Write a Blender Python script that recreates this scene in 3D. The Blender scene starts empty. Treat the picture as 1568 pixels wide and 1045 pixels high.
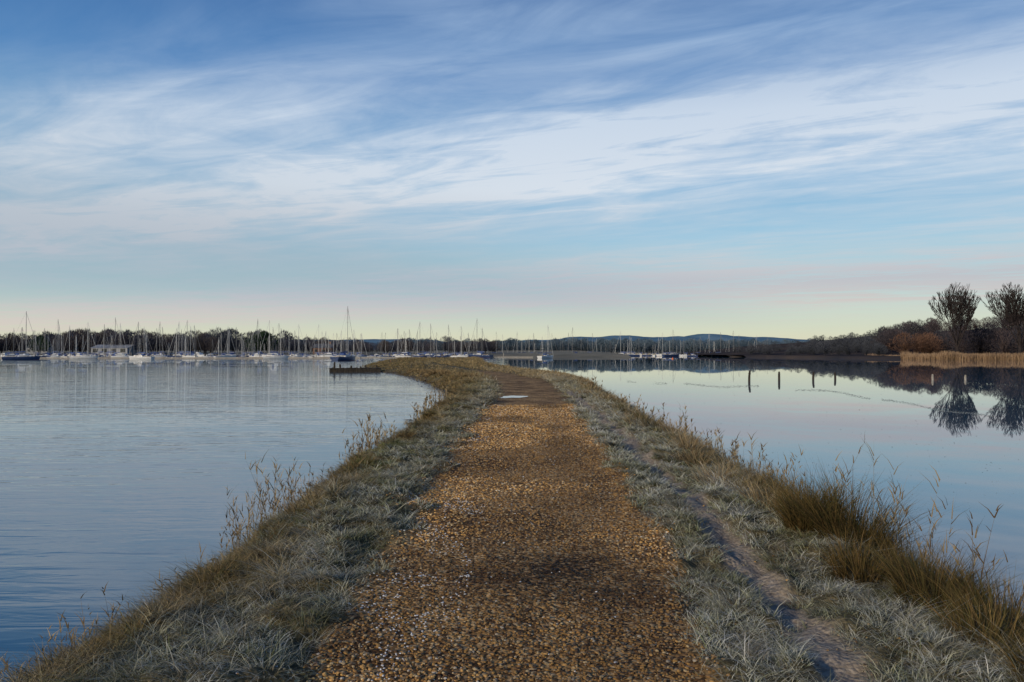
import bpy, math, random
import numpy as np
from mathutils import Vector, Matrix
random.seed(7); rng=np.random.default_rng(11)
C=bpy.context; D=bpy.data
scene=C.scene
WZ=-0.7      # water level
F=1220.0; CAMH=1.7
def UX(px,d): return (px-784.0)*d/F

# ------------------------------------------------------------ materials
def mat(name, col=(.5,.5,.5), rough=.8, spec=.3, metal=0):
    m=D.materials.new(name); m.use_nodes=True
    b=m.node_tree.nodes['Principled BSDF']
    b.inputs['Base Color'].default_value=(*col,1); b.inputs['Roughness'].default_value=rough
    b.inputs['Specular IOR Level'].default_value=spec; b.inputs['Metallic'].default_value=metal
    return m
def N(m,t,**kw):
    n=m.node_tree.nodes.new(t)
    for k,v in kw.items(): setattr(n,k,v)
    return n
def L(m,a,b): m.node_tree.links.new(a,b)
def noisy(m, c1, c2, scale=3, detail=5, bump=0, stretch=(1,1,1)):
    tc=N(m,'ShaderNodeTexCoord'); mp=N(m,'ShaderNodeMapping'); mp.inputs['Scale'].default_value=stretch
    no=N(m,'ShaderNodeTexNoise'); no.inputs['Scale'].default_value=scale; no.inputs['Detail'].default_value=detail
    r=N(m,'ShaderNodeValToRGB'); r.color_ramp.elements[0].position=.35; r.color_ramp.elements[1].position=.65
    r.color_ramp.elements[0].color=(*c1,1); r.color_ramp.elements[1].color=(*c2,1)
    L(m,tc.outputs['Object'],mp.inputs[0]); L(m,mp.outputs[0],no.inputs['Vector']); L(m,no.outputs[0],r.inputs[0])
    b=m.node_tree.nodes['Principled BSDF']; L(m,r.outputs[0],b.inputs['Base Color'])
    if bump:
        bn=N(m,'ShaderNodeBump'); bn.inputs['Strength'].default_value=.6; bn.inputs['Distance'].default_value=bump
        L(m,no.outputs[0],bn.inputs['Height']); L(m,bn.outputs[0],b.inputs['Normal'])
    return m
def colmat(name,rough=.8,spec=.2,transl=0):
    m=mat(name,rough=rough,spec=spec); a=N(m,'ShaderNodeAttribute'); a.attribute_name='Col'
    b=m.node_tree.nodes['Principled BSDF']; L(m,a.outputs['Color'],b.inputs['Base Color'])
    if transl:
        t=N(m,'ShaderNodeBsdfTranslucent'); L(m,a.outputs['Color'],t.inputs['Color'])
        mx=N(m,'ShaderNodeMixShader'); mx.inputs[0].default_value=transl
        L(m,b.outputs[0],mx.inputs[1]); L(m,t.outputs[0],mx.inputs[2])
        L(m,mx.outputs[0],m.node_tree.nodes['Material Output'].inputs[0])
    return m

# ------------------------------------------------------------ numpy helpers
def vnoise(x,y,seed=0):
    x=np.asarray(x,float); y=np.asarray(y,float)
    xi=np.floor(x).astype(np.int64); yi=np.floor(y).astype(np.int64); fx=x-xi; fy=y-yi
    fx=fx*fx*(3-2*fx); fy=fy*fy*(3-2*fy)
    def h(a,b):
        n=(a*374761393+b*668265263+seed*974634777)&0x7fffffff
        n=((n^(n>>13))*1274126177)&0x7fffffff
        return ((n^(n>>16))&0xffff)/65535.0
    return (h(xi,yi)*(1-fx)+h(xi+1,yi)*fx)*(1-fy)+(h(xi,yi+1)*(1-fx)+h(xi+1,yi+1)*fx)*fy
def fbm(x,y,seed=0,o=4):
    s=0;a=.5;t=0
    for i in range(o):
        s=s+a*vnoise(x*2**i,y*2**i,seed+i*17); t+=a; a*=.5
    return s/t
def sst(a,b,x):
    t=np.clip((x-a)/(b-a),0,1); return t*t*(3-2*t)
def np_mesh(name,V,Fc,mats,col=None,smooth=False,midx=None):
    V=np.ascontiguousarray(V,dtype=np.float32).reshape(-1,3); Fc=np.asarray(Fc,dtype=np.int32); k=Fc.shape[1]; n=len(Fc)
    me=D.meshes.new(name); me.vertices.add(len(V)); me.vertices.foreach_set('co',V.ravel())
    me.loops.add(n*k); me.loops.foreach_set('vertex_index',Fc.ravel())
    me.polygons.add(n); me.polygons.foreach_set('loop_start',np.arange(0,n*k,k,dtype=np.int32))
    if midx is not None: me.polygons.foreach_set('material_index',np.asarray(midx,dtype=np.int32))
    me.polygons.foreach_set('use_smooth',np.full(n,smooth,dtype=bool))
    me.update(calc_edges=True)
    if col is not None:
        a=me.color_attributes.new('Col','FLOAT_COLOR','POINT')
        c=np.ones((len(V),4),np.float32); c[:,:3]=col; a.data.foreach_set('color',c.ravel())
    for m in (mats if isinstance(mats,list) else [mats]): me.materials.append(m)
    return me
def add(name,me,loc=(0,0,0),rot=0,scale=1,parent=None):
    o=D.objects.new(name,me); o.location=loc; o.rotation_euler=(0,0,rot)
    o.scale=(scale,)*3 if not isinstance(scale,tuple) else scale
    scene.collection.objects.link(o)
    if parent: o.parent=parent
    return o

# ------------------------------------------------------------ causeway plan
Ld=[-10,3,6.4,8.4,11.3,14.6,18.3,29.3,41.8,48.8,61,77,91,97,104,125,150,220,330]
LX=[-4.0,-3.7,-3.45,-3.4,-3.3,-3.35,-3.15,-3.2,-3.35,-4.0,-6.7,-10.2,-14.5,-17.0,-19,-24,-28,-36,-45]
Rd=[-10,3,7,9.5,13.3,19.5,30.8,41.8,55,73,90,104,146,220,330]
RX=[5.0,4.6,4.35,4.45,4.5,4.65,5.0,5.4,5.7,5.4,4.4,3.0,-3,-8,-13]
PLd=[-10,4.1,5.8,9.4,14.8,22,30,41,50,59,80,150]
PLX=[-1.1,-1.06,-1.06,-1.15,-1.05,-.85,-.65,-.8,-1.4,-2.0,-3.6,-16]
PRd=[-10,4.1,5.8,9.4,14.8,26,41,50,59,80,150]
PRX=[1.0,1.08,1.28,1.48,1.6,1.95,2.3,2.0,1.0,-1.0,-14]
Td=[-10,4.1,5.8,9.4,14.8,20,27.6,36,45]
TX=[1.45,1.66,1.9,2.08,2.2,2.3,2.42,2.5,2.5]
fL=lambda d:np.interp(d,Ld,LX)+.45*(vnoise(d*.45,d*0+3,5)-.5)+.28*(vnoise(d*1.7,d*0,8)-.5)
fR=lambda d:np.interp(d,Rd,RX)+.5*(vnoise(d*.35,d*0+9,15)-.5)+.25*(vnoise(d*1.6,d*0,18)-.5)
fPL=lambda d:np.interp(d,PLd,PLX); fPR=lambda d:np.interp(d,PRd,PRX); fT=lambda d:np.interp(d,Td,TX)
def pathmask(x,d):
    n=(fbm(x*2.2,d*1.1,31,4)-.5)*.8
    l=fPL(d)+n; r=fPR(d)+(fbm(x*2.2+50,d*1.1,37,4)-.5)*.5
    s=.1+.01*d
    return sst(-s,s,x-l)*sst(-s,s,r-x)*(1-sst(75,100,d))
def trackmask(x,d):
    c=fT(d)+(vnoise(d*.5,d*0,77)-.5)*.16
    w=.085+.04*vnoise(d*2,d*0,78)+.005*d
    return (1-sst(w*.6,w*1.5,np.abs(x-c)+(fbm(x*6,d*3,79,2)-.5)*.14))*(1-sst(32,42,d))
def height(x,d):
    l=fL(d); r=fR(d); far=sst(45,100,d)
    top=-.40*far
    el=x-l; er=r-x
    a=sst(-.35,1.5+far,el); b=sst(-.35,1.75+far,er)
    z=-1.0+(top+1.0)*a*b
    pm=pathmask(x,d)
    rough=(fbm(x*1.3,d*1.0,3,3)-.5)*.18+(fbm(x*4.0,d*3.6,9,3)-.5)*.19
    z=z+rough*(1-pm)*a*b+.04*(1-pm)*a*b
    z=z+pm*((fbm(x*1.2,d*.5,44,3)-.5)*.06)
    z=z-.05*trackmask(x,d)
    return z

rows=np.concatenate([np.linspace(-9,2.6,40),np.geomspace(2.7,330,640)]); nc=230
t=np.linspace(0,1,nc)
dd=np.repeat(rows[:,None],nc,1); l=fL(rows)[:,None]-.6; r=fR(rows)[:,None]+.6
XX=l+(r-l)*t[None,:]; ZZ=height(XX,dd)
pm=pathmask(XX,dd); tm=trackmask(XX,dd)
shore=1-sst(WZ+.02,WZ+.22,ZZ+(fbm(XX*3,dd*2,55,3)-.5)*.15)
V=np.stack([XX,dd,ZZ],-1); idx=np.arange(len(rows)*nc).reshape(len(rows),nc)
Fq=np.stack([idx[:-1,:-1],idx[:-1,1:],idx[1:,1:],idx[1:,:-1]],-1).reshape(-1,4)
gm=mat('ground_soil_gravel',rough=.9,spec=.15)
b=gm.node_tree.nodes['Principled BSDF']
att=N(gm,'ShaderNodeAttribute'); att.attribute_name='Col'; sp=N(gm,'ShaderNodeSeparateColor'); L(gm,att.outputs['Color'],sp.inputs[0])
tc=N(gm,'ShaderNodeTexCoord')
def ramp(m,src,stops,interp='LINEAR'):
    r=N(m,'ShaderNodeValToRGB'); r.color_ramp.interpolation=interp
    e=r.color_ramp.elements
    while len(e)<len(stops): e.new(.5)
    for i,(p,c) in enumerate(stops):
        e[i].position=p; e[i].color=(*c,1) if len(c)==3 else c
    if src: L(m,src,r.inputs[0])
    return r
def noise(m,vec,scale,detail=4,rough=.5,dist=0):
    n=N(m,'ShaderNodeTexNoise'); n.inputs['Scale'].default_value=scale; n.inputs['Detail'].default_value=detail
    n.inputs['Roughness'].default_value=rough; n.inputs['Distortion'].default_value=dist
    if vec: L(m,vec,n.inputs['Vector'])
    return n
def mixc(m,f,a,bb,mode='MIX'):
    n=N(m,'ShaderNodeMix',data_type='RGBA',blend_type=mode)
    for s,v in ((n.inputs[0],f),(n.inputs[6],a),(n.inputs[7],bb)):
        if hasattr(v,'links'): L(m,v,s)
        else: s.default_value=v if isinstance(v,(int,float)) else (*v,1)
    return n.outputs[2]
vor=N(gm,'ShaderNodeTexVoronoi'); vor.inputs['Scale'].default_value=34; L(gm,tc.outputs['Object'],vor.inputs['Vector'])
vs=N(gm,'ShaderNodeSeparateColor'); L(gm,vor.outputs['Color'],vs.inputs[0])
grav=ramp(gm,vs.outputs[0],[(0,(.07,.034,.012)),(.35,(.22,.115,.037)),(.7,(.43,.25,.09)),(1,(.56,.40,.21))])
big=noise(gm,tc.outputs['Object'],.7,6,.65); bigr=ramp(gm,big.outputs[0],[(.38,(.32,.27,.24)),(.58,(1,1,1))])
gravc=mixc(gm,1.0,grav.outputs[0],bigr.outputs[0],'MULTIPLY')
gn=noise(gm,tc.outputs['Object'],9,6,.7); soil=ramp(gm,gn.outputs[0],[(.3,(.03,.025,.012)),(.5,(.085,.07,.033)),(.7,(.2,.16,.085))])
tn=noise(gm,tc.outputs['Object'],22,5,.7); trk=ramp(gm,tn.outputs[0],[(.3,(.14,.11,.08)),(.7,(.36,.30,.23))])
mud=ramp(gm,gn.outputs[0],[(.3,(.018,.014,.009)),(.7,(.075,.055,.035))])
c=mixc(gm,sp.outputs[0],soil.outputs[0],gravc); c=mixc(gm,sp.outputs[1],c,trk.outputs[0]); c=mixc(gm,sp.outputs[2],c,mud.outputs[0])
L(gm,c,b.inputs['Base Color'])
bp=N(gm,'ShaderNodeBump'); bp.inputs['Strength'].default_value=.9; bp.inputs['Distance'].default_value=.012
inv=N(gm,'ShaderNodeMath',operation='SUBTRACT'); inv.inputs[0].default_value=1; L(gm,vor.outputs['Distance'],inv.inputs[1])
ad=N(gm,'ShaderNodeMath',operation='ADD'); L(gm,inv.outputs[0],ad.inputs[0]); L(gm,tn.outputs[0],ad.inputs[1])
L(gm,ad.outputs[0],bp.inputs['Height']); L(gm,bp.outputs[0],b.inputs['Normal'])
add('causeway_ground',np_mesh('causeway_ground',V,Fq,gm,np.stack([pm,tm,shore],-1).reshape(-1,3),smooth=True))

# ------------------------------------------------------------ water
wm=mat('estuary_water',(.035,.11,.17),.015,.5); b=wm.node_tree.nodes['Principled BSDF']; b.inputs['IOR'].default_value=1.5
tc=N(wm,'ShaderNodeTexCoord'); mp=N(wm,'ShaderNodeMapping'); mp.inputs['Scale'].default_value=(.35,1.5,1); mp.inputs['Rotation'].default_value=(0,0,.18)
L(wm,tc.outputs['Object'],mp.inputs[0])
n1=noise(wm,mp.outputs[0],2.2,3,.5,.6); n2=noise(wm,mp.outputs[0],.35,3,.5,.4); n3=noise(wm,tc.outputs['Object'],.06,3,.5)
sx=N(wm,'ShaderNodeSeparateXYZ'); L(wm,tc.outputs['Object'],sx.inputs[0])
mr=N(wm,'ShaderNodeMapRange'); mr.inputs[1].default_value=0; mr.inputs[2].default_value=-6; mr.inputs[3].default_value=.002; mr.inputs[4].default_value=.5; L(wm,sx.outputs[0],mr.inputs[0])
pr=ramp(wm,n3.outputs[0],[(.35,(.3,)*3),(.65,(1,1,1))])
mu=N(wm,'ShaderNodeMath',operation='MULTIPLY'); L(wm,mr.outputs[0],mu.inputs[0]); L(wm,pr.outputs[0],mu.inputs[1])
a1=N(wm,'ShaderNodeMath',operation='MULTIPLY_ADD'); a1.inputs[1].default_value=2.5; L(wm,n2.outputs[0],a1.inputs[0]); L(wm,n1.outputs[0],a1.inputs[2])
bw=N(wm,'ShaderNodeBump'); bw.inputs['Distance'].default_value=.05; L(wm,mu.outputs[0],bw.inputs['Strength']); L(wm,a1.outputs[0],bw.inputs['Height']); L(wm,bw.outputs[0],b.inputs['Normal'])
add('water',np_mesh('water',[(-5000,-600,WZ),(5000,-600,WZ),(5000,9000,WZ),(-5000,9000,WZ)],[[0,1,2,3]],wm))

# ------------------------------------------------------------ grass
def blade_arrays(P,h,w,ang,lean,droop,col,k=2,tipcol=None,side=None):
    n=len(P); ts=np.linspace(0,1,k+1); out=[]
    dx=np.cos(ang); dy=np.sin(ang)
    sa=ang+np.pi/2 if side is None else side
    sx=np.cos(sa); sy=np.sin(sa); cols=[]
    for j,tt in enumerate(ts):
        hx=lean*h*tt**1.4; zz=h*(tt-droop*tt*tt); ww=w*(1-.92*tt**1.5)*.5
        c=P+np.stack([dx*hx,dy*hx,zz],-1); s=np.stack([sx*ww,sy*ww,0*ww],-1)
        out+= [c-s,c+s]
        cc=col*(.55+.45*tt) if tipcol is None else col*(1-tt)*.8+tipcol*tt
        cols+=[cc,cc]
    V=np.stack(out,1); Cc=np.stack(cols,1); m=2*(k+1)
    base=(np.arange(n)*m)[:,None,None]; q=np.array([[2*j,2*j+1,2*j+3,2*j+2] for j in range(k)])[None]
    return V.reshape(-1,3),(base+q).reshape(-1,4),Cc.reshape(-1,3)
def merge(parts):
    V=[];Fa=[];Cc=[];o=0
    for v,f,c in parts: V.append(v);Fa.append(f+o);Cc.append(c);o+=len(v)
    return np.concatenate(V),np.concatenate(Fa),np.concatenate(Cc)
grassm=colmat('grass_blades',.75,.12,.3)
FROST=np.array([.88,.87,.74]); GREEN=np.array([.14,.185,.05]); STRAW=np.array([.60,.43,.21]); BROWN=np.array([.24,.15,.065]); OLIVE=np.array([.22,.19,.065])
def lerp(a,b,t): t=np.asarray(t)[:,None]; return a*(1-t)+b*t
def zonevals(x,d,sidesel):
    if sidesel=='L': out=np.clip((fPL(d)-x)/(fPL(d)-fL(d)),0,1)
    else: out=np.clip((x-fT(d)-.25)/(fR(d)-fT(d)-.25),0,1)
    nz=fbm(x*1.5,d*.9,61,3)
    straw=np.clip(sst(.25,.7,out+(nz-.5)*1.3)+sst(10,30,d)*.5+sst(40,60,d),0,1)
    patch=sst(.38,.6,fbm(x*3,d*2.2,63,3))
    edge=np.exp(-(out/.28)**2)
    frost=np.clip(edge*(.45+.6*patch)+(1-straw)*.35*patch+.18*patch,0,1)*(1-.45*sst(14,45,d))*(1-.7*sst(45,60,d))
    if sidesel=='L': frost=frost*.85
    return out,straw,frost
def grass_zone(nc,nb,d0,d1,sidesel):
    d=np.exp(rng.uniform(np.log(d0),np.log(d1),nc))
    if sidesel=='L': lo=fL(d)+.22; hi=fPL(d)+.45
    else: lo=fPR(d)-.4; hi=fR(d)-.22
    u=rng.random(nc); x=lo+(hi-lo)*u
    pmk=pathmask(x,d); tmk=trackmask(x,d)
    keep=(rng.random(nc)>pmk*1.3)&(rng.random(nc)>tmk*.9)&(fbm(x*3,d*3,91,2)>.25)
    x=x[keep];d=d[keep]
    out,straw,frost=zonevals(x,d,sidesel)
    H=.035+.05*rng.random(len(x))+straw*(.05 if sidesel=='L' else .10)*(.4+rng.random(len(x)))
    H+=.06*(rng.random(len(x))<.12)
    H*=1+.010*d
    ctone=rng.uniform(.45,1.45,len(x))*(.55+.9*fbm(x*5,d*4,207,2))
    pos=np.stack([x,d,height(x,d)-.01],-1)
    n=len(x); R=np.repeat(np.arange(n),nb); m=len(R)
    rad=(.012+.03*rng.random(m))*(1+d[R]*.05); a=rng.uniform(0,2*np.pi,m)
    P=pos[R]+np.stack([np.cos(a)*rad,np.sin(a)*rad,0*a],-1)
    h=H[R]*rng.uniform(.5,1.4,m)
    w=np.maximum(.0038,d[R]*.00075)*rng.uniform(.7,1.4,m)
    cdir=rng.uniform(0,6.28,n)[R]
    a2=np.where(rng.random(m)<.5,a+rng.normal(0,.8,m),cdir+rng.normal(0,.5,m))
    lean=rng.uniform(.3,1.8,m); dr=rng.uniform(.1,.8,m)
    tone=rng.random(m)
    base=lerp(lerp(GREEN,OLIVE,rng.random(m)),BROWN,np.clip(straw[R]*.9,0,1)*rng.random(m)**.5)
    body=lerp(base,np.tile(STRAW,(m,1)),straw[R]*(.25+.75*tone)*(.8 if sidesel=='R' else .55))
    fr=np.clip(frost[R]*rng.uniform(.1,1.5,m),0,1)
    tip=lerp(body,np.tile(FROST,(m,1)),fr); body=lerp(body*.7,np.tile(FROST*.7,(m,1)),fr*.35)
    cm=ctone[R][:,None]
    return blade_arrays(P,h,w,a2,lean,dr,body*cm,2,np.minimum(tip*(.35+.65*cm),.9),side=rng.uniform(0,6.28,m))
def clump_zone(nc,nb,d0,d1,sidesel):
    d=np.exp(rng.uniform(np.log(d0),np.log(d1),nc))
    if sidesel=='L': lo=fL(d)+.4; hi=fPL(d)-.05
    else: lo=fPR(d)+.1; hi=fR(d)-.4
    x=lo+(hi-lo)*rng.random(nc)
    keep=(rng.random(nc)>pathmask(x,d)*2)&(trackmask(x,d)<.2)
    x=x[keep];d=d[keep]; n=len(x)
    out,straw,frost=zonevals(x,d,sidesel)
    H=rng.uniform(.08,.18,n)*(1+.5*straw)*(1+.01*d); Rr=rng.uniform(.04,.10,n)*(1+.02*d)
    typ=rng.random(n); ctone=rng.uniform(.45,1.35,n)
    R=np.repeat(np.arange(n),nb); m=len(R); a=rng.uniform(0,6.28,m); rr=Rr[R]*np.sqrt(rng.random(m))
    px=x[R]+np.cos(a)*rr; py=d[R]+np.sin(a)*rr
    P=np.stack([px,py,np.repeat(height(x,d),nb)-.015],-1)
    cd=rng.uniform(0,6.28,n)[R]
    ang=np.where(rng.random(m)<.65,a+rng.normal(0,.5,m),cd+rng.normal(0,.4,m))
    base=lerp(lerp(GREEN*.8,OLIVE*.8,rng.random(m)),STRAW*.85,(typ[R]<.35+.45*straw[R])*rng.random(m))
    base=lerp(base,np.tile(BROWN,(m,1)),(typ[R]>.75)*.7)
    fr=np.clip(frost[R]*rng.uniform(.1,1.5,m)*.85,0,1)
    tip=lerp(base,np.tile(FROST,(m,1)),fr)
    cm=ctone[R][:,None]
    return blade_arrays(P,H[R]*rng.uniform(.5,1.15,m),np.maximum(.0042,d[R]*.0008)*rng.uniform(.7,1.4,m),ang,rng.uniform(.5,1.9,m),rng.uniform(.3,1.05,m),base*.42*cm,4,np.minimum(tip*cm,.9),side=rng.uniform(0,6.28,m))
add('frosty_grass',np_mesh('frosty_grass',*(lambda v,f,c:(v,f,grassm,c))(*merge([grass_zone(12000,12,3.1,60,'L'),grass_zone(17500,12,3.1,62,'R'),
    grass_zone(3000,9,50,300,'L'),grass_zone(3000,9,50,300,'R'),clump_zone(850,65,3.1,45,'L'),clump_zone(1100,65,3.1,45,'R')]))))

def tussock(cx,cy,n,H,R,c1,c2,leanr=(.2,.9),w=.006,zoff=0):
    n=int(n*.85)
    a=rng.uniform(0,2*np.pi,n); rr=R*np.sqrt(rng.random(n))
    x=cx+np.cos(a)*rr; y=cy+np.sin(a)*rr
    P=np.stack([x,y,height(x,y)-.02+zoff],-1)
    h=H*rng.uniform(.4,1.1,n); lean=rng.uniform(*leanr,n)*(.4+rr/R)
    ang=a+rng.normal(0,.5,n)
    col=lerp(np.tile(c1,(n,1)),np.tile(c2,(n,1)),rng.random(n)**1.2)*rng.uniform(.65,1.2)
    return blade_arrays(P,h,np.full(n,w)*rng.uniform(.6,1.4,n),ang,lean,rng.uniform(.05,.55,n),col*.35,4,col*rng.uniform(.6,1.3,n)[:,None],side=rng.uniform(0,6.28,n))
parts=[]; DK=np.array([.09,.09,.028]); GO=np.array([.52,.32,.12]); PALE=np.array([.66,.51,.29])
for cx,cy,n,H,R in [(2.75,7.4,1300,.62,.2),(3.0,7.1,1500,.74,.28),(3.35,6.8,900,.6,.25),(3.1,5.9,900,.46,.22),(3.35,5.4,1100,.54,.28),(3.0,4.9,700,.40,.22),(3.6,5.1,1000,.55,.3),(3.9,6.1,1000,.62,.35),
                    (3.1,4.3,600,.40,.22),(3.6,8.1,700,.5,.3),(2.75,4.0,500,.30,.2),(3.3,4.5,800,.46,.28),(2.6,3.7,500,.30,.2),(4.1,5.6,800,.6,.3),(2.85,5.4,900,.46,.22),(2.75,4.6,700,.40,.2),(2.7,6.2,700,.36,.2),(3.2,8.8,700,.42,.25),(3.4,9.8,700,.40,.3)]:
    parts.append(tussock(cx,cy,n,H,R,DK,GO*random.uniform(.4,1),(.15,.8)))
for i in range(110):
    d=math.exp(random.uniform(math.log(8.0),math.log(48))); rr=float(fR(np.array([d]))[0]); x=rr-random.uniform(.7,1.9)
    parts.append(tussock(x,d,160,random.uniform(.18,.46),random.uniform(.14,.32),random.choice([BROWN,DK]),PALE,(.2,.9),max(.006,d*.0008)))
for i in range(130):
    d=math.exp(random.uniform(math.log(3.6),math.log(65))); rr=float(fL(np.array([d]))[0]); x=rr+random.uniform(.35,1.3)
    parts.append(tussock(x,d,120,random.uniform(.1,.27),random.uniform(.12,.26),DK,random.choice([BROWN*1.4,STRAW*.75]),(.3,1.2),max(.005,d*.0008)))
for i in range(60):
    d=random.uniform(50,88); l0=float(fL(np.array([d]))[0]); r0=float(fR(np.array([d]))[0]); x=random.choice([l0+random.uniform(1,3),r0-random.uniform(.8,3)])
    parts.append(tussock(x,d,90,random.uniform(.25,.5),random.uniform(.4,.8),BROWN,STRAW,(.2,.9),.05))
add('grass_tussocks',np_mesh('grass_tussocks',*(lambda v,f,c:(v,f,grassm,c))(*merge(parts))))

def stems(cx,cy,n,H,R):
    a=rng.uniform(0,6.28,n); rr=R*rng.random(n); x=cx+np.cos(a)*rr*.8; y=cy+np.sin(a)*rr*1.8
    P=np.stack([x,y,height(x,y)-.02],-1); h=H*rng.uniform(.4,1.15,n); ang=rng.uniform(0,6.28,n); ln=rng.uniform(.05,.4,n)
    w=max(.0065,cy*.0008); col=lerp(np.tile(BROWN*.6,(n,1)),np.tile(PALE*.65,(n,1)),rng.random(n))
    out=[blade_arrays(P,h,np.full(n,w),ang,ln,np.full(n,.03),col,4,col,side=rng.uniform(0,6.28,n))]
    m=n*7; k=np.repeat(np.arange(n),7); t=rng.uniform(.35,1,m)
    hx=ln[k]*h[k]*t**1.4
    Q=P[k]+np.stack([np.cos(ang[k])*hx,np.sin(ang[k])*hx,h[k]*(t-.03*t*t)],-1)
    out.append(blade_arrays(Q,h[k]*rng.uniform(.08,.22,m),np.full(m,w*1.7),rng.uniform(0,6.28,m),rng.uniform(.3,1,m),rng.uniform(0,.5,m),col[k],2,col[k]*1.1,side=rng.uniform(0,6.28,m)))
    return merge(out)
parts=[]
def atL(d,o=.35): return float(fL(np.array([d]))[0])+o
def atR(d,o=.5): return float(fR(np.array([d]))[0])-o
for d,o,n,H,R in [(9.2,.35,24,.72,.3),(9.9,.35,34,.9,.35),(10.8,.4,28,.82,.35),(11.8,.4,12,.5,.3),(15.3,.35,26,.9,.4),(16.7,.35,34,.95,.45),(18.2,.4,16,.7,.4),(24,.4,16,.65,.5),(28,.4,30,.85,.8),(31,.4,28,.8,.8),(7.4,.3,9,.5,.3),(6.3,.25,18,.5,.4),(5.2,.3,36,.55,.5),(4.7,.3,26,.45,.4),(13,.4,8,.45,.4),(21,.4,10,.5,.5)]:
    parts.append(stems(atL(d,o),d,n,H,R))
for d,o,n,H,R in [(7.2,1.0,24,1.0,.5),(8.2,.8,18,.8,.5),(9.5,.7,22,.7,.5),(11,.7,24,.7,.6),(12.5,.6,28,.75,.7),(14,.6,30,.75,.8),(16,.6,30,.7,.9),(18.5,.6,24,.65,.9),(22,.6,28,.65,1.2),(27,.6,28,.65,1.5),(33,.6,28,.65,2),(6.2,.8,24,.75,.4),(5.4,.9,20,.65,.4),(4.7,1.0,14,.5,.4)]:
    parts.append(stems(atR(d,o),d,n,H,R))
add('dry_reed_stems',np_mesh('dry_reed_stems',*(lambda v,f,c:(v,f,grassm,c))(*merge(parts))))

# ------------------------------------------------------------ gravel
import bmesh
bm=bmesh.new(); bmesh.ops.create_icosphere(bm,subdivisions=1,radius=1); bm.verts.ensure_lookup_table()
ICO=np.array([v.co[:] for v in bm.verts]); ICF=np.array([[v.index for v in f.verts] for f in bm.faces]); bm.free()
def stones(P,size,col,flat=.6):
    n=len(P); q=rng.normal(size=(n,4)); q/=np.linalg.norm(q,axis=1)[:,None]; w,x,y,z=q.T
    Rm=np.stack([1-2*(y*y+z*z),2*(x*y-z*w),2*(x*z+y*w),2*(x*y+z*w),1-2*(x*x+z*z),2*(y*z-x*w),2*(x*z-y*w),2*(y*z+x*w),1-2*(x*x+y*y)],-1).reshape(n,3,3)
    sc=rng.uniform(.6,1.2,(n,1,3)); v=ICO[None]*sc*rng.uniform(.8,1.2,(n,len(ICO),1))
    v=np.einsum('nij,nkj->nki',Rm,v); v[:,:,2]*=flat; v=v*size[:,None,None]+P[:,None,:]
    f=ICF[None]+(np.arange(n)*len(ICO))[:,None,None]
    return v.reshape(-1,3),f.reshape(-1,3),np.repeat(col,len(ICO),0)
n=64000; d=np.exp(rng.uniform(np.log(3.2),np.log(26),n)); x=rng.uniform(-1.6,2.2,n)
k=rng.random(n)<pathmask(x,d)*1.05+.012; d=d[k];x=x[k];n=len(x)
pal=np.array([[.64,.37,.12],[.52,.29,.08],[.38,.20,.06],[.18,.095,.035],[.66,.49,.26],[.40,.29,.17],[.08,.05,.03],[.62,.54,.42]])
ci=rng.choice(8,n,p=[.19,.20,.18,.14,.11,.08,.07,.03]); col=pal[ci]*rng.uniform(.7,1.2,(n,1))
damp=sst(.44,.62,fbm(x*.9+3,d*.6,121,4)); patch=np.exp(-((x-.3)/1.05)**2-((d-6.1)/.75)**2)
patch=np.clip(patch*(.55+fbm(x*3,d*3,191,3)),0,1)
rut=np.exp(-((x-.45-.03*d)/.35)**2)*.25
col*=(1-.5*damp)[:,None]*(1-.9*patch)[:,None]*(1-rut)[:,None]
fro=(rng.random(n)<.008+.3*(fbm(x*3,d*2,133,2)>.62)*(x<-.3)); col[fro]=np.array([.58,.59,.6])*rng.uniform(.6,1.1,(fro.sum(),1))
size=rng.uniform(.005,.0145,n)*(1+.04*np.maximum(d-5,0)); size[fro]*=.7
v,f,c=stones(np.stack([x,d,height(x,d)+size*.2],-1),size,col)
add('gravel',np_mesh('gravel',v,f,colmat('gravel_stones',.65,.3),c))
n=3600; d=np.exp(rng.uniform(np.log(4.5),np.log(110),n)); x=fL(d)+rng.normal(.12,.14,n)*(1+d*.02)
size=rng.uniform(.02,.065,n)*(1+d*.012); col=np.array([.05,.042,.032])*rng.uniform(.5,2.2,(n,1))
v,f,c=stones(np.stack([x,d,np.maximum(height(x,d),WZ-.03)],-1),size,col)
add('shoreline_stones',np_mesh('shoreline_stones',v,f,colmat('wet_stone',.6,.4),c))

ice=mat('frozen_puddle_ice',(.30,.33,.36),.12,.6)
for (x,d,w,ln) in [(-.02,30.5,.5,.9)]:
    aa=np.linspace(0,2*np.pi,28,endpoint=False); rr=1+.25*np.sin(aa*2+1)+.12*np.sin(aa*5)
    z=float(height(np.array([x]),np.array([d]))[0])+.008
    vs=[(x+w*math.cos(a)*q,d+ln*math.sin(a)*q,z+.01) for a,q in zip(aa,rr)]
    me=D.meshes.new('frozen_puddle'); me.from_pydata(vs,[],[list(range(28))]); me.materials.append(ice); add('frozen_puddle',me)
n=2600; s=rng.random(n); px=960+s*560; py=584+s*10+s*s*44+rng.normal(0,.9,n)+2.5*np.sin(s*9)+1.5*np.sin(s*31); kk=vnoise(s*22,s*0,3)>.25; px=px[kk];py=py[kk]; px2=rng.uniform(1000,1560,350); py2=rng.uniform(600,760,350)
px=np.concatenate([px,px2]); py=np.concatenate([py,py2]); d=(CAMH-WZ)*F/(py-540); x=UX(px,d); n=len(x)
size=rng.uniform(.006,.02,n)*(d/30+.3)
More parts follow.
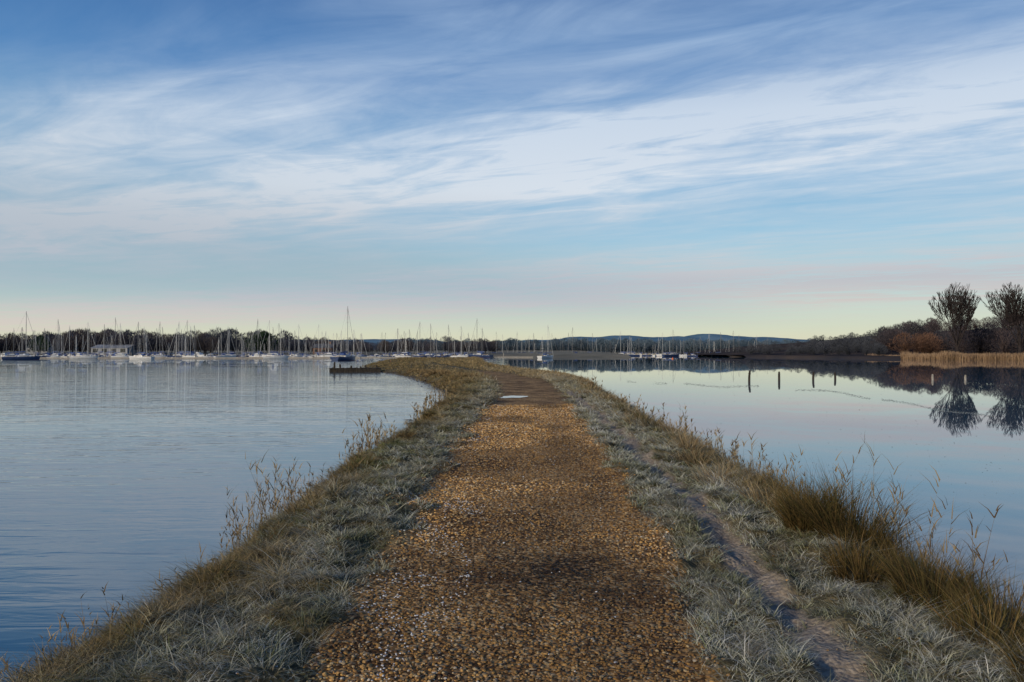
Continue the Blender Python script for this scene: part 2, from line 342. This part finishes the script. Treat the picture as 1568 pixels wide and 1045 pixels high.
v,f,c=stones(np.stack([x,d,np.full(n,WZ+.003)],-1),size,np.array([.22,.23,.21])*rng.uniform(.4,2,(n,1)),.15)
add('floating_debris',np_mesh('floating_debris',v,f,colmat('debris',.8,.2),c))

# ------------------------------------------------------------ generic python mesh builder
class MB:
    def __init__(s): s.v=[];s.f=[];s.m=[]
    def box(s,c,sz,mi=0,rz=0,taper=1):
        o=len(s.v); cs,sn=math.cos(rz),math.sin(rz)
        for k in (-1,1):
            tp=taper if k>0 else 1
            for a,b2 in ((-1,-1),(1,-1),(1,1),(-1,1)):
                x=a*sz[0]/2*tp;y=b2*sz[1]/2*tp; s.v.append((c[0]+x*cs-y*sn,c[1]+x*sn+y*cs,c[2]+k*sz[2]/2))
        for q in ((0,3,2,1),(4,5,6,7),(0,1,5,4),(1,2,6,5),(2,3,7,6),(3,0,4,7)): s.f.append([o+i for i in q]); s.m.append(mi)
    def tube(s,p,q,r0,r1,mi=0,n=6):
        p=Vector(p);q=Vector(q);dv=(q-p)
        if dv.length<1e-6:return
        dv.normalize(); a=dv.orthogonal().normalized(); b2=dv.cross(a); o=len(s.v)
        for c,r in ((p,r0),(q,r1)):
            for i in range(n):
                t=2*math.pi*i/n; s.v.append(tuple(c+a*math.cos(t)*r+b2*math.sin(t)*r))
        for i in range(n): s.f.append([o+i,o+(i+1)%n,o+n+(i+1)%n,o+n+i]); s.m.append(mi)
        s.f.append([o+n+i for i in range(n)]); s.m.append(mi)
    def mesh(s,name,mats):
        me=D.meshes.new(name); me.from_pydata(s.v,[],s.f); me.polygons.foreach_set('material_index',s.m)
        for m in mats: me.materials.append(m)
        me.update(); return me
WHITE=noisy(mat('white_gelcoat',rough=.3,spec=.5),(.46,.46,.46),(.62,.62,.61),1.5)
NAVY=noisy(mat('navy_hull_paint',rough=.3,spec=.5),(.02,.035,.09),(.03,.05,.12),1.5)
RED=noisy(mat('red_antifoul',rough=.6),(.22,.03,.02),(.3,.05,.03),1.5)
ALU=noisy(mat('mast_aluminium',rough=.5,spec=.5),(.14,.14,.14),(.24,.24,.24),2)
MASTW=noisy(mat('white_mast',rough=.5,spec=.5),(.42,.42,.41),(.55,.55,.53),2)
GLASS=mat('dark_window',(.02,.025,.03),.1,.5)
CANV=noisy(mat('blue_sail_cover',rough=.9),(.03,.06,.18),(.05,.09,.24),3)
TEAK=noisy(mat('teak_deck',rough=.8),(.25,.18,.11),(.33,.25,.16),6)
WOOD=noisy(mat('weathered_wood',rough=.9),(.018,.015,.012),(.05,.04,.03),6,6,.01,(1,1,.2))
def hull(b,Ln,Bm,fb,mi,deck):
    st=np.linspace(0,1,13); prof=6; ring=[]
    for t in st:
        x=-Ln/2+Ln*t; wd=Bm/2*(math.sin(math.pi*min(1,(t*.62+.30)))**.8)*(1 if t<.6 else math.sqrt(max(0,1-((t-.6)/.4)**2)))
        wd=max(wd,.03); sh=fb*(1+.35*(t-.3)**2+.15*t); k=[]
        for j in range(prof):
            u=j/(prof-1); yy=wd*(math.sin(u*math.pi/2)**.55 if u>0 else 0); zz=-.45+(sh+.45)*u**1.3
            rake=(t**6)*(.6*u-.6)+(1-t)**8*(-.25*u)
            k.append((x+rake*1.2,yy,zz))
        ring.append(k)
    o=len(b.v)
    for k in ring:
        for p in k: b.v.append(p)
        for p in k: b.v.append((p[0],-p[1],p[2]))
    S=2*prof
    for i in range(len(st)-1):
        for j in range(prof-1):
            a=o+i*S+j; mm=mi if j>1 else 2
            b.f.append([a,a+S,a+S+1,a+1]); b.m.append(mm)
            a2=a+prof; b.f.append([a2,a2+1,a2+S+1,a2+S]); b.m.append(mm)
        a=o+i*S+prof-1; b.f.append([a,a+S,a+S+prof,a+prof]); b.m.append(deck)
    b.f.append([o+j for j in range(prof)]+[o+prof+j for j in range(prof-1,0,-1)]); b.m.append(mi)
MATS=[WHITE,NAVY,RED,ALU,GLASS,CANV,TEAK,MASTW]
def yacht(name,Ln,mast,hm=0,mm=3,two=False,thick=1):
    b=MB(); Bm=Ln*.31; fb=Ln*.095; hull(b,Ln,Bm,fb,hm,0)
    z=fb*1.05
    b.box((Ln*.06,0,z+.2),(Ln*.38,Bm*.55,.45),0,0,.85); b.box((-Ln*.02,0,z+.55),(Ln*.2,Bm*.48,.28),0,0,.8)
    for s in (-1,1): b.box((Ln*.06,s*Bm*.262,z+.24),(Ln*.27,.03,.17),4)
    b.box((-Ln*.13,0,z+.8),(Ln*.1,Bm*.5,.5),5,0,.7)
    b.box((-Ln*.3,0,z+.05),(Ln*.22,Bm*.5,.12),6)
    def rig(x,h):
        r=.085*thick
        b.tube((x,0,z),(x,0,z+h),r,r*.75,mm,6)
        for fr in (.38,.68):
            b.tube((x,-.9*(1.2-fr),z+h*fr),(x,.9*(1.2-fr),z+h*fr),.035*thick,.035*thick,mm,4)
        b.tube((x-.1,0,z+1.3),(x-Ln*.36,0,z+1.25),.08,.07,mm,5)
        b.tube((x-.2,0,z+1.45),(x-Ln*.34,0,z+1.36),.17,.11,5,6)
        b.tube((x,0,z+h),(-Ln*.47,0,z),.014*thick,.014*thick,mm,3)
        for s in (-1,1): b.tube((x,0,z+h*.97),(x-.1,s*Bm*.46,z),.014*thick,.014*thick,mm,3)
        return x
    rig(Ln*.1,mast); b.tube((Ln*.1,0,z+mast*.97),(Ln*.5,0,fb*1.3),.04*thick,.05*thick,mm,4)
    if two: rig(-Ln*.33,mast*.62)
    for i in range(7):
        t=-.45+.9*i/6
        for s in (-1,1):
            wd=Bm/2*.9*(1 if t<.1 else math.sqrt(max(0.02,1-((t-.1)/.42)**2)))
            b.tube((Ln*t,s*wd,z),(Ln*t,s*wd,z+.6),.02,.02,3,3)
    return b.mesh(name,MATS)
def motor(name,Ln):
    b=MB(); Bm=Ln*.33; fb=Ln*.12; hull(b,Ln,Bm,fb,0,0); z=fb*1.05
    b.box((0,0,z+.5),(Ln*.5,Bm*.7,1.0),0,0,.85); b.box((0,0,z+.62),(Ln*.46,Bm*.69,.32),4,0,.93); b.box((-Ln*.05,0,z+1.2),(Ln*.3,Bm*.55,.45),0,0,.75)
    b.box((-Ln*.36,0,z+.3),(Ln*.2,Bm*.7,.5),5,0,.8); b.tube((-Ln*.1,0,z+1.3),(-Ln*.12,0,z+2.8),.05,.04,3,4)
    b.tube((-Ln*.12,-.6,z+2.0),(-Ln*.12,.6,z+2.0),.05,.05,3,4)
    return b.mesh(name,MATS)
YV=[yacht('yacht_a',9.2,12.5,0,3),yacht('yacht_b',8.5,11,1,7),yacht('yacht_c',10.5,14.5,0,7,True),yacht('yacht_d',7.8,10.5,0,3),yacht('yacht_e',11.5,15.5,1,3),yacht('yacht_f',9.5,13.5,1,3)]
MV=[motor('motor_a',8),motor('motor_b',10)]
def boat(px,d,me,rot=None,sc=1,nm='sailing_yacht'):
    add(nm,me,(UX(px,d),d,WZ),random.choice([random.uniform(-.9,.9),random.uniform(2.3,4.0)]) if rot is None else rot,sc)
boat(529,238,YV[4],1.2,.98); boat(837,330,YV[2],.9,.9); boat(34,255,YV[5],.4,1.08); boat(130,300,YV[2],.2,.9); boat(215,285,YV[0],3.0,1.0); boat(423,300,YV[0],.3,1.0)
for i in range(74):
    px=5+735*((i+random.random()*.9)/74); d=random.uniform(318,378)+max(0,(px-450))*.25
    if random.random()<.2: boat(px,d,random.choice(MV),nm='motor_cruiser',sc=random.uniform(.6,.95))
    else: boat(px,d,random.choice(YV),sc=random.choice([.55,.65,.75,.85,.95,1.05]))
for i in range(50):
    px=745+440*((i+random.random())/50); d=random.uniform(480,600)
    boat(px,d,random.choice(YV),sc=random.uniform(.6,1.15))
for i in range(75):
    px=-40+780*random.random(); boat(px,random.uniform(372,400),random.choice(YV),sc=random.uniform(.65,1.15))
for i in range(10): boat(-40-30*i,random.uniform(280,380),random.choice(YV),sc=random.uniform(.6,1.0))
PON=noisy(mat('pontoon_planks',rough=.9),(.22,.2,.17),(.35,.32,.28),4)
for X0,X1,y in [(-260,-60,316),(-250,-40,346),(-60,10,378)]:
    b=MB(); b.box(((X0+X1)/2,y,WZ+.25),(X1-X0,2.2,.4),0)
    x=X0
    while x<X1:
        b.tube((x,y+1.3,WZ-1),(x,y+1.3,WZ+2.3),.18,.18,0,6); x+=14
    add('pontoon',b.mesh('pontoon',[PON,WOOD]))

# ------------------------------------------------------------ distant land
def land(name,x0,x1,y0f,y1f,hf,m,nx=160,ny=24):
    xs=np.linspace(x0,x1,nx); T=np.linspace(0,1,ny); Xg=np.repeat(xs[:,None],ny,1); Y0=y0f(xs)[:,None]; Y1=y1f(xs)[:,None]
    Yg=Y0+(Y1-Y0)*T[None]; Zg=WZ-.4+hf(Xg,Yg,np.repeat(T[None],nx,0))
    ii=np.arange(nx*ny).reshape(nx,ny); Fq=np.stack([ii[:-1,:-1],ii[1:,:-1],ii[1:,1:],ii[:-1,1:]],-1).reshape(-1,4)
    return add(name,np_mesh(name,np.stack([Xg,Yg,Zg],-1),Fq,m,smooth=True))
LM=noisy(mat('shore_land',rough=.95),(.10,.09,.06),(.2,.17,.11),.05,6)
HBm=noisy(mat('hill_painted_haze',rough=1,spec=0),(.09,.17,.23),(.13,.21,.27),.02,8)  # aerial haze painted into the base colour as blue
HMm=noisy(mat('mid_hill_painted_haze',rough=1,spec=0),(.06,.09,.12),(.09,.125,.155),.03,8)  # bluish base colour stands in for haze over the nearer ridge
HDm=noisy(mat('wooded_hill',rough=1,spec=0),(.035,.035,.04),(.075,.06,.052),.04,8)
land('marina_shore_land',-900,60,lambda x:392+0*x+14*fbm(x*.01,x*0,3),lambda x:820+0*x,lambda X,Y,T:1.6*sst(0,.05,T)+4*T,LM)
land('far_shore_land',-60,420,lambda x:620+20*fbm(x*.01,x*0,4)+0*x,lambda x:1500+0*x,lambda X,Y,T:1.5*sst(0,.03,T)+5*T,LM)
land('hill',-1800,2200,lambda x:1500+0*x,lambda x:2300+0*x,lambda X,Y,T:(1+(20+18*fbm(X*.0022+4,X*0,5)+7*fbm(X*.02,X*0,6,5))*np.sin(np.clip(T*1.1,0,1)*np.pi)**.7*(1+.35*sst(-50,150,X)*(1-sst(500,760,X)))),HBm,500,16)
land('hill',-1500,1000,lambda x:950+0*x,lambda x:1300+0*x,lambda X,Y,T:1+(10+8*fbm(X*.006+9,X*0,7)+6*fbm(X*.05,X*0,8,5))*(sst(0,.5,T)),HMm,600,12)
def hy0(x): return np.interp(x,[118,140,170,230,400,700],[430,300,262,238,215,200])
def headh(X,Y,T):
    r=np.interp(X,[118,150,180,230,300,420,700],[0,3,6,9.5,16,23,28])
    return .4+1.0*sst(0,.04,T)+r*sst(.12,.6,T)
land('headland',118,700,hy0,lambda x:620+0*x,headh,HDm,200,40)
def head_z(x,y):
    y0=hy0(x); T=np.clip((y-y0)/(620-y0),0,1); return WZ-.4+headh(x,y,T)

def twigtree(H,Wd,nt,thick=.12,leafy=False):
    n=nt; a=rng.uniform(0,2*np.pi,n); r=np.sqrt(rng.random(n)); zz=rng.random(n)
    lobe=1+.28*np.sin(a*3+rng.uniform(0,6))+.18*np.sin(a*5+rng.uniform(0,6))
    prof=np.sin(np.pi*np.clip(.12+zz*.86,0,1))**.6
    x=np.cos(a)*r*prof*Wd/2*lobe; y=np.sin(a)*r*prof*Wd/2*lobe; z=H*(.18+.80*zz)*(1-.12*r**2)
    p=np.stack([x,y,z],-1); c0=np.array([0,0,H*.2])
    dr=p-c0; dr/=np.linalg.norm(dr,axis=1)[:,None]+1e-6; dr+=rng.normal(0,.45,(n,3)); dr[:,2]+=.25; dr/=np.linalg.norm(dr,axis=1)[:,None]
    ln=rng.uniform(.06,.14,n)*H; sd=np.cross(dr,rng.normal(size=(n,3))); sd/=np.linalg.norm(sd,axis=1)[:,None]
    wv=(thick if not leafy else .5)*rng.uniform(.6,1.3,n)
    A=p-sd*wv[:,None]/2;B=p+sd*wv[:,None]/2;Cc=p+dr*ln[:,None]
    V=np.stack([A,B,Cc],1).reshape(-1,3); Fc=np.arange(3*n).reshape(n,3)
    lv=[];lf=[];o=3*n
    k=rng.choice(n,min(n,46),replace=False)
    for j in list(k):
        q=p[j]; s=np.array([0,0,H*rng.uniform(.1,.35)]); w=H*.012
        for dx in ((w,0,0),(0,w,0)):
            dxv=np.array(dx); lv+= [s-dxv,s+dxv,q]; lf.append([o,o+1,o+2]); o+=3
    w=H*.018
    for dx in ((w,0,0),(0,w,0)):
        dxv=np.array(dx); lv+=[-dxv,dxv,dxv*.6+np.array([0,0,H*.45]),-dxv,dxv*.6+np.array([0,0,H*.45]),-dxv*.6+np.array([0,0,H*.45])]; lf+=[[o,o+1,o+2],[o+3,o+4,o+5]]; o+=6
    return np.concatenate([V,np.array(lv)]),np.concatenate([Fc,np.array(lf)])
TV=[twigtree(10,random.uniform(7,11),620,thick=.14) for _ in range(6)]
BV=[twigtree(10,13,800,thick=.24) for _ in range(3)]
def tree_mass(name,items,m):
    Vs=[];Fs=[];Cs=[];o=0
    for (x,y,z,s,var,col) in items:
        v,f=var; a=random.uniform(0,6.28); c,sn=math.cos(a),math.sin(a); Rm=np.array([[c,-sn,0],[sn,c,0],[0,0,1]])
        vv=v@Rm.T*s+np.array([x,y,z]); Vs.append(vv);Fs.append(f+o);o+=len(v)
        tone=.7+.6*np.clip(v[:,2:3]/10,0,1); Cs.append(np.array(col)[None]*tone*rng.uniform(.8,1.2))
    return add(name,np_mesh(name,np.concatenate(Vs),np.concatenate(Fs),m,np.concatenate(Cs)))
TM=colmat('bare_twigs',.95,.05)
it=[]
for i in range(440):
    d=random.uniform(405,520); px=random.uniform(-260,760) if i<330 else random.uniform(-260,350)
    g=.75+.6*float(fbm(np.array([px*.012]),np.array([0.]),55)[0])
    s=random.uniform(.55,1.05)*g*(1.0 if px<450 else .72)
    col=random.choice([(.046,.046,.060),(.054,.050,.060),(.038,.045,.060),(.065,.055,.052)])
    it.append((UX(px,d),d,1.2,s*1.15,random.choice(TV+BV+BV),col))
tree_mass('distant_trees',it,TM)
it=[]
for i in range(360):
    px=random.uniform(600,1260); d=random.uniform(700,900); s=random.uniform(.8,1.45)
    it.append((UX(px,d),d,.8,s,random.choice(BV),random.choice([(.07,.10,.13),(.085,.115,.14),(.06,.09,.12)])))  # distance haze put into the twig colours as a blue tint
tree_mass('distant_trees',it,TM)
it=[]
for i in range(620):
    x=random.uniform(128,540)
    y0=float(hy0(np.array([x]))[0]); y=y0+ (620-y0)*random.uniform(.06,.75)
    if x<190: y=y0+(620-y0)*random.uniform(.05,.5)
    z=float(head_z(np.array([x]),np.array([y]))[0])-.3
    px=784+x*F/y
    s=random.uniform(.6,1.15); col=random.choice([(.045,.038,.042),(.06,.046,.046),(.040,.040,.048)])
    if 1370<px<1440 and y<360: col=(.09,.052,.036); s*=.85
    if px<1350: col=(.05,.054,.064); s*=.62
    it.append((x,y,z,s,random.choice(TV+BV+BV),col))
for i in range(60):
    px=1205+175*(i+random.random())/60; d=random.uniform(385,440); s=np.interp(px,[1205,1250,1300,1380],[.3,.75,.85,1.35])*random.uniform(.75,1.1)
    it.append((UX(px,d),d,WZ+.6,s,random.choice(BV),(.046,.05,.06)))
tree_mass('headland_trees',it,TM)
land('headland_point',118,260,lambda x:np.interp(x,[118,135,260],[400,372,300]),lambda x:470+0*x,lambda X,Y,T:.2+1.2*sst(0,.06,T)+2*T*np.interp(X,[118,160],[0,1]),HDm,60,12)

EM=colmat('evergreen_foliage',.9,.1)
for px,d,s in [(392,400,.95),(404,404,1.15),(62,398,.9)]:
    v,f=twigtree(10,10,1800,leafy=True); c=np.tile(np.array([.03,.05,.028]),(len(v),1))*rng.uniform(.6,1.5,(len(v),1))
    add('evergreen_tree',np_mesh('evergreen_tree',v,f,EM,c),(UX(px,d),d,1.0),random.random()*6,s)

BARK=noisy(mat('winter_bark',rough=.95,spec=.1),(.015,.013,.014),(.038,.030,.028),1.5)
def baretree(H,seed,nstem=6,upright=.95,width=.28):
    R=random.Random(seed); b=MB()
    def grow(p,dv,ln,r,lev):
        segs=3 if lev<3 else 2
        for s in range(segs):
            dv=(dv+Vector((R.uniform(-1,1),R.uniform(-1,1),R.uniform(-.3,.7)))*.11).normalized()
            q=p+dv*ln/segs; r2=r*(.82 if s<segs-1 else .72)
            b.tube(p,q,r,r2,0,5 if lev<3 else 3)
            if lev>=1 and lev<5 and (lev>1 or s>0) and R.random()<.8:
                sd=dv.orthogonal().normalized(); sd.rotate(Matrix.Rotation(R.uniform(0,6.28),3,dv))
                grow(q,(dv*.9+sd*R.uniform(.35,.65)+Vector((0,0,.25))).normalized(),ln*R.uniform(.5,.7),r2*.55,lev+2 if lev>2 else lev+1)
            p=q; r=max(r2,.055)
        if lev<6:
            for i in range(R.choice([2,2,3])):
                sd=dv.orthogonal().normalized(); sd.rotate(Matrix.Rotation(R.uniform(0,6.28),3,dv))
                grow(p,(dv*upright+sd*R.uniform(.18,.45)+Vector((0,0,.15))).normalized(),ln*R.uniform(.66,.82),max(r*.68,.055),lev+1)
    b.tube((0,0,-.5),(0,0,H*.14),H*.026,H*.021,0,8)
    for i in range(nstem):
        a=i*6.28/nstem+R.uniform(-.4,.4); tl=R.uniform(.12,.5)
        grow(Vector((0,0,H*.12)),Vector((math.cos(a)*tl,math.sin(a)*tl,1)).normalized(),H*.22,H*.013,1)
    zm=np.percentile(np.array(b.v)[:,2],99.7); xm=np.percentile(np.abs(np.array(b.v)[:,0]),97); k=H/zm; kx=H*width/xm
    b.v=[(x*kx,y*kx,z*k) for x,y,z in b.v]
    return b.mesh('bare_tree',[BARK])
for px,d,H,sd in [(1466,272,25.0,3),(1562,262,24.5,8),(1650,262,22,5)]:
    add('bare_tree',baretree(H,sd),(UX(px,d),d,max(WZ+.2,float(head_z(np.array([UX(px,d)]),np.array([float(d)]))[0])-.3)),0)

def reeds(name,n,pxa,pxb,da,db,H,w,c1,c2):
    px=rng.uniform(pxa,pxb,n); d=np.interp(px,da,db)+rng.random(n)*14*(1+0*px)+3*vnoise(px*.05,px*0,4); x=UX(px,d)
    P=np.stack([x,d,np.full(n,WZ-.1)],-1); h=H*rng.uniform(.4,1.1,n)*(.5+1.0*fbm(x*.12,d*.15,71)); col=lerp(np.tile(c1,(n,1)),np.tile(c2,(n,1)),rng.random(n))*(.6+.8*fbm(x*.25,d*.25,77))[:,None]
    v,f,c=blade_arrays(P,h,np.full(n,w),rng.uniform(0,6.28,n),rng.uniform(0,.35,n),rng.uniform(0,.1,n),col,2,col*1.1,side=rng.uniform(0,6.28,n))
    add(name,np_mesh(name,v,f,grassm,c))
reeds('reed_bed',30000,1380,1900,[1372,1440,1568,1900],[285,256,236,222],2.6,.16,np.array([.24,.15,.09]),np.array([.42,.29,.17]))
reeds('reed_bed',9000,1225,1400,[1225,1300,1400],[390,365,290],1.8,.2,np.array([.25,.17,.12]),np.array([.42,.29,.18]))
reeds('marsh_grass',9000,740,1200,[740,1200],[600,610],2.2,.35,np.array([.36,.31,.22]),np.array([.5,.43,.3]))

BW=noisy(mat('white_render_wall',rough=.8),(.20,.21,.23),(.27,.27,.28),.4); BRK=noisy(mat('brick_wall',rough=.9),(.12,.07,.055),(.18,.11,.08),2)
RF=noisy(mat('slate_roof',rough=.8),(.06,.065,.07),(.1,.1,.11),1); RFR=noisy(mat('metal_shed_roof',rough=.6),(.16,.18,.20),(.24,.25,.27),.5)
def building(nm,px,d,w,dp,h,rh,wall,roof,nwin=5,fl=1,shed=False):
    e=add(nm,None,(UX(px,d),d,.9),random.uniform(-.15,.15))
    b=MB(); b.box((0,0,h/2),(w,dp,h)); o=len(b.v)
    b.v+=[(-w/2,-dp/2,h+.002),(-w/2,dp/2,h+.002),(-w/2,0,h+rh),(w/2,-dp/2,h+.002),(w/2,dp/2,h+.002),(w/2,0,h+rh)]; b.f+=[[o,o+2,o+1],[o+3,o+4,o+5]]; b.m+=[0,0]
    add('walls',b.mesh('walls',[wall]),parent=e)
    b=MB(); ov=.4
    for s in (-1,1):
        o=len(b.v); b.v+=[(-w/2-ov,s*(dp/2+ov),h-.1),(w/2+ov,s*(dp/2+ov),h-.1),(w/2+ov,0,h+rh+.12),(-w/2-ov,0,h+rh+.12)]; b.f.append([o,o+1,o+2,o+3]); b.m.append(0)
    add('roof',b.mesh('roof',[roof]),parent=e)
    b=MB()
    for k in range(fl):
        for i in range(nwin):
            x=-w/2+w*(i+.5)/nwin; b.box((x,-dp/2-.03,h*(k+.55)/fl),(1.3 if not shed else w/nwin*.55,.1,1.2 if not shed else h*.55),0)
    add('windows',b.mesh('windows',[GLASS]),parent=e)
    b=MB(); b.box((w*.12,-dp/2-.05,1.05),(1.1,.12,2.1),0); add('door',b.mesh('door',[WOOD]),parent=e)
    if not shed:
        b=MB(); b.box((w*.3,0,h+rh+.4),(.9,.9,1.6)); add('chimney',b.mesh('chimney',[BRK]),parent=e)
building('boat_shed',178,410,20,12,3.2,1.5,BW,RFR,4,1,True)
building('clubhouse',62,408,10,8,3.2,1.4,BW,RF,4,1)
building('brick_house',497,412,10,8,3.2,2.0,BRK,RF,3,1)
building('boat_shed',-60,408,26,14,5,2,BW,RFR,5,1,True)

for px,ptop,d0,ln,lt in [(1147,568,66,.07,0),(1193,570,68,.0,0),(1245,570,70,.05,0),(1279,571,72,-.04,0),(1428,574,70,.0,1),(1478,575,70,.02,1)]:
    d=d0; b=MB(); hh=CAMH-WZ-(ptop-540)*d/F
    b.tube((0,0,-.5),(ln*.3,.01,hh*.5),.10,.095,0,9); b.tube((ln*.3,.01,hh*.5),(ln,.0,hh),.095,.075,0,9); b.box((ln,0,hh+.01),(.09,.08,.06),0,.4)
    b.tube((ln*.6,0,hh*.72),(ln*.62,0,hh*.78),.105,.105,0,9)
    add('wooden_post',b.mesh('wooden_post',[WOOD if not lt else PON]),(UX(px,d),d,WZ))
b=MB()
for i in range(6):
    for s in (0,2.0):
        b.tube((i*1.05+random.uniform(-.2,.2),s,-1.5),(i*1.05+random.uniform(-.2,.2),s,random.uniform(.45,.95)),.14,.11,0,7)
for k in range(2): b.box((2.7,-.16,.1+.27*k),(6.0,.1,.25),0,.01*k); b.box((2.7,2.16,.1+.27*k),(6.0,.1,.25),0)
for i in range(20):
    if i in (3,11): continue
    b.box((-.2+i*.3,1.0,.50+random.uniform(-.03,.03)),(.26,2.4+random.uniform(-.2,.3),.07),0,random.uniform(-.05,.05))
b.tube((.2,-.2,.4),(.25,-.2,1.25),.13,.11,0,7)
add('wooden_jetty',b.mesh('wooden_jetty',[WOOD]),(UX(509,95),95,WZ),.25)
ORG=noisy(mat('orange_buoy_plastic',rough=.4,spec=.5),(.6,.12,.02),(.7,.16,.03),4)
for px,d,s in [(598,180,.3),(1030,300,.35),(700,230,.3)]:
    bm=bmesh.new(); bmesh.ops.create_uvsphere(bm,u_segments=16,v_segments=10,radius=s)
    for v in bm.verts: v.co.z*=.85
    bmesh.ops.create_cone(bm,cap_ends=True,segments=10,radius1=s*.25,radius2=s*.12,depth=s*.7,matrix=Matrix.Translation((0,0,s*1.05)))
    me=D.meshes.new('mooring_buoy'); bm.to_mesh(me); bm.free(); me.materials.append(ORG); add('mooring_buoy',me,(UX(px,d),d,WZ+.1))

# ------------------------------------------------------------ world
w=D.worlds.new('World'); scene.world=w; w.use_nodes=True; nt=w.node_tree
class WW: node_tree=nt
W=WW; bg=nt.nodes['Background']; bg.inputs[1].default_value=.1
EL=math.radians(17); AZ=math.radians(225)
sky=N(W,'ShaderNodeTexSky'); sky.sky_type='NISHITA'; sky.sun_disc=False; sky.sun_elevation=EL; sky.sun_rotation=AZ; sky.air_density=1.0; sky.dust_density=.6; sky.ozone_density=2.5
def M(op,a,b2=None,c=None):
    n=N(W,'ShaderNodeMath',operation=op)
    for i,v in enumerate((a,b2,c)):
        if v is None: continue
        if hasattr(v,'links'): L(W,v,n.inputs[i])
        else: n.inputs[i].default_value=v
    return n.outputs[0]
tc=N(W,'ShaderNodeTexCoord'); sx=N(W,'ShaderNodeSeparateXYZ'); L(W,tc.outputs['Generated'],sx.inputs[0])
zc=M('MAXIMUM',sx.outputs[2],0.0); zz=M('ADD',zc,.012)
u=M('DIVIDE',sx.outputs[0],zz); v=M('DIVIDE',sx.outputs[1],zz)
wv=M('ADD',M('MULTIPLY',u,.485),M('MULTIPLY',v,.875)); tv=M('SUBTRACT',M('MULTIPLY',u,.875),M('MULTIPLY',v,.485))
aw=M('ABSOLUTE',wv)
cmb=N(W,'ShaderNodeCombineXYZ'); L(W,M('MULTIPLY',tv,.22),cmb.inputs[0]); L(W,M('MULTIPLY',wv,.8),cmb.inputs[1])
nA=noise(W,cmb.outputs[0],.9,4,.55,.5)
wp=M('ADD',aw,M('MULTIPLY',M('MULTIPLY',M('SUBTRACT',nA.outputs[0],.5),aw),.5))
q=M('DIVIDE',wp,M('ADD',wp,4.0))
g=lambda x:(x,x,x)
band=ramp(W,q,[(.18,g(0)),(.26,g(.18)),(.33,g(.6)),(.40,g(.6)),(.44,g(1)),(.50,g(.95)),(.55,g(.45)),(.61,g(.25)),(.665,g(.6)),(.71,g(1)),(.76,g(.85)),(.80,g(.3)),(.87,g(.12)),(.92,g(.2))],'EASE')
cm2=N(W,'ShaderNodeCombineXYZ'); L(W,M('MULTIPLY',tv,.8),cm2.inputs[0]); L(W,M('MULTIPLY',wv,2.0),cm2.inputs[1]); cm2.inputs[2].default_value=4.2
nB=noise(W,cm2.outputs[0],1.5,10,.60,.9)
cm3=N(W,'ShaderNodeCombineXYZ'); L(W,tv,cm3.inputs[0]); L(W,M('MULTIPLY',wv,1.3),cm3.inputs[1]); cm3.inputs[2].default_value=9
nC=noise(W,cm3.outputs[0],.8,7,.62,.6)
fib=ramp(W,nB.outputs[0],[(.3,g(.36)),(.7,g(1.0))]); patc=ramp(W,nC.outputs[0],[(.32,g(.45)),(.6,g(1))])
dens=M('MULTIPLY',M('MULTIPLY',band.outputs[0],fib.outputs[0]),patc.outputs[0])
dens=M('MINIMUM',M('MULTIPLY',dens,1.75),1.0)
mrv=N(W,'ShaderNodeMapRange',interpolation_type='SMOOTHSTEP'); L(W,tv,mrv.inputs[0]); mrv.inputs[1].default_value=-1.6; mrv.inputs[2].default_value=-6.0; mrv.inputs[3].default_value=0; mrv.inputs[4].default_value=.55
s10=10.0
def cs(r,g2,b2): return (r*s10,g2*s10,b2*s10)
grad=ramp(W,zc,[(0,(.78,.72,.48)),(.03,(.66,.72,.56)),(.075,(.48,.68,.69)),(.14,(.31,.57,.75)),(.22,(.14,.39,.67)),(.32,(.055,.22,.52)),(.42,(.03,.13,.37)),(.8,(.03,.10,.32))])
gs=N(W,'ShaderNodeVectorMath',operation='SCALE'); gs.inputs[3].default_value=s10; L(W,grad.outputs[0],gs.inputs[0])
base=mixc(W,.85,sky.outputs[0],gs.outputs[0])
ccol=ramp(W,zc,[(0,(.68,.62,.52)),(.05,(.66,.61,.56)),(.085,(.52,.54,.58)),(.13,(.62,.64,.68)),(.2,(.68,.75,.83)),(.28,(.58,.68,.81)),(.36,(.30,.44,.66)),(.45,(.22,.34,.56))])
cg=N(W,'ShaderNodeVectorMath',operation='SCALE'); cg.inputs[3].default_value=s10; L(W,ccol.outputs[0],cg.inputs[0])
lowz=N(W,'ShaderNodeMapRange',interpolation_type='SMOOTHSTEP'); L(W,zc,lowz.inputs[0]); lowz.inputs[1].default_value=.02; lowz.inputs[2].default_value=.09
vf=M('MULTIPLY',mrv.outputs[0],lowz.outputs[0])
base=mixc(W,vf,base,cs(.28,.38,.46))
cc2=mixc(W,M('MULTIPLY',vf,1.4),cg.outputs[0],cs(.42,.49,.57))
fin=mixc(W,dens,base,cc2); L(W,fin,bg.inputs[0])

sl=D.lights.new('sun','SUN'); sl.energy=3.3; sl.color=(1,.86,.66); sl.angle=math.radians(3)
so=D.objects.new('sun',sl); scene.collection.objects.link(so)
dirv=Vector((math.sin(AZ)*math.cos(EL),math.cos(AZ)*math.cos(EL),math.sin(EL)))
so.rotation_euler=dirv.to_track_quat('Z','Y').to_euler(); so.location=(0,-20,30)

cam=D.cameras.new('camera'); cam.lens=28.0; cam.sensor_width=36; cam.clip_end=20000; cam.clip_start=.05
co=D.objects.new('camera',cam); scene.collection.objects.link(co); co.location=(0,0,CAMH); co.rotation_euler=(math.radians(90)+math.atan(17.5/F),0,0)
scene.camera=co
scene.view_settings.view_transform='Standard'; scene.view_settings.look='None'; scene.view_settings.exposure=0
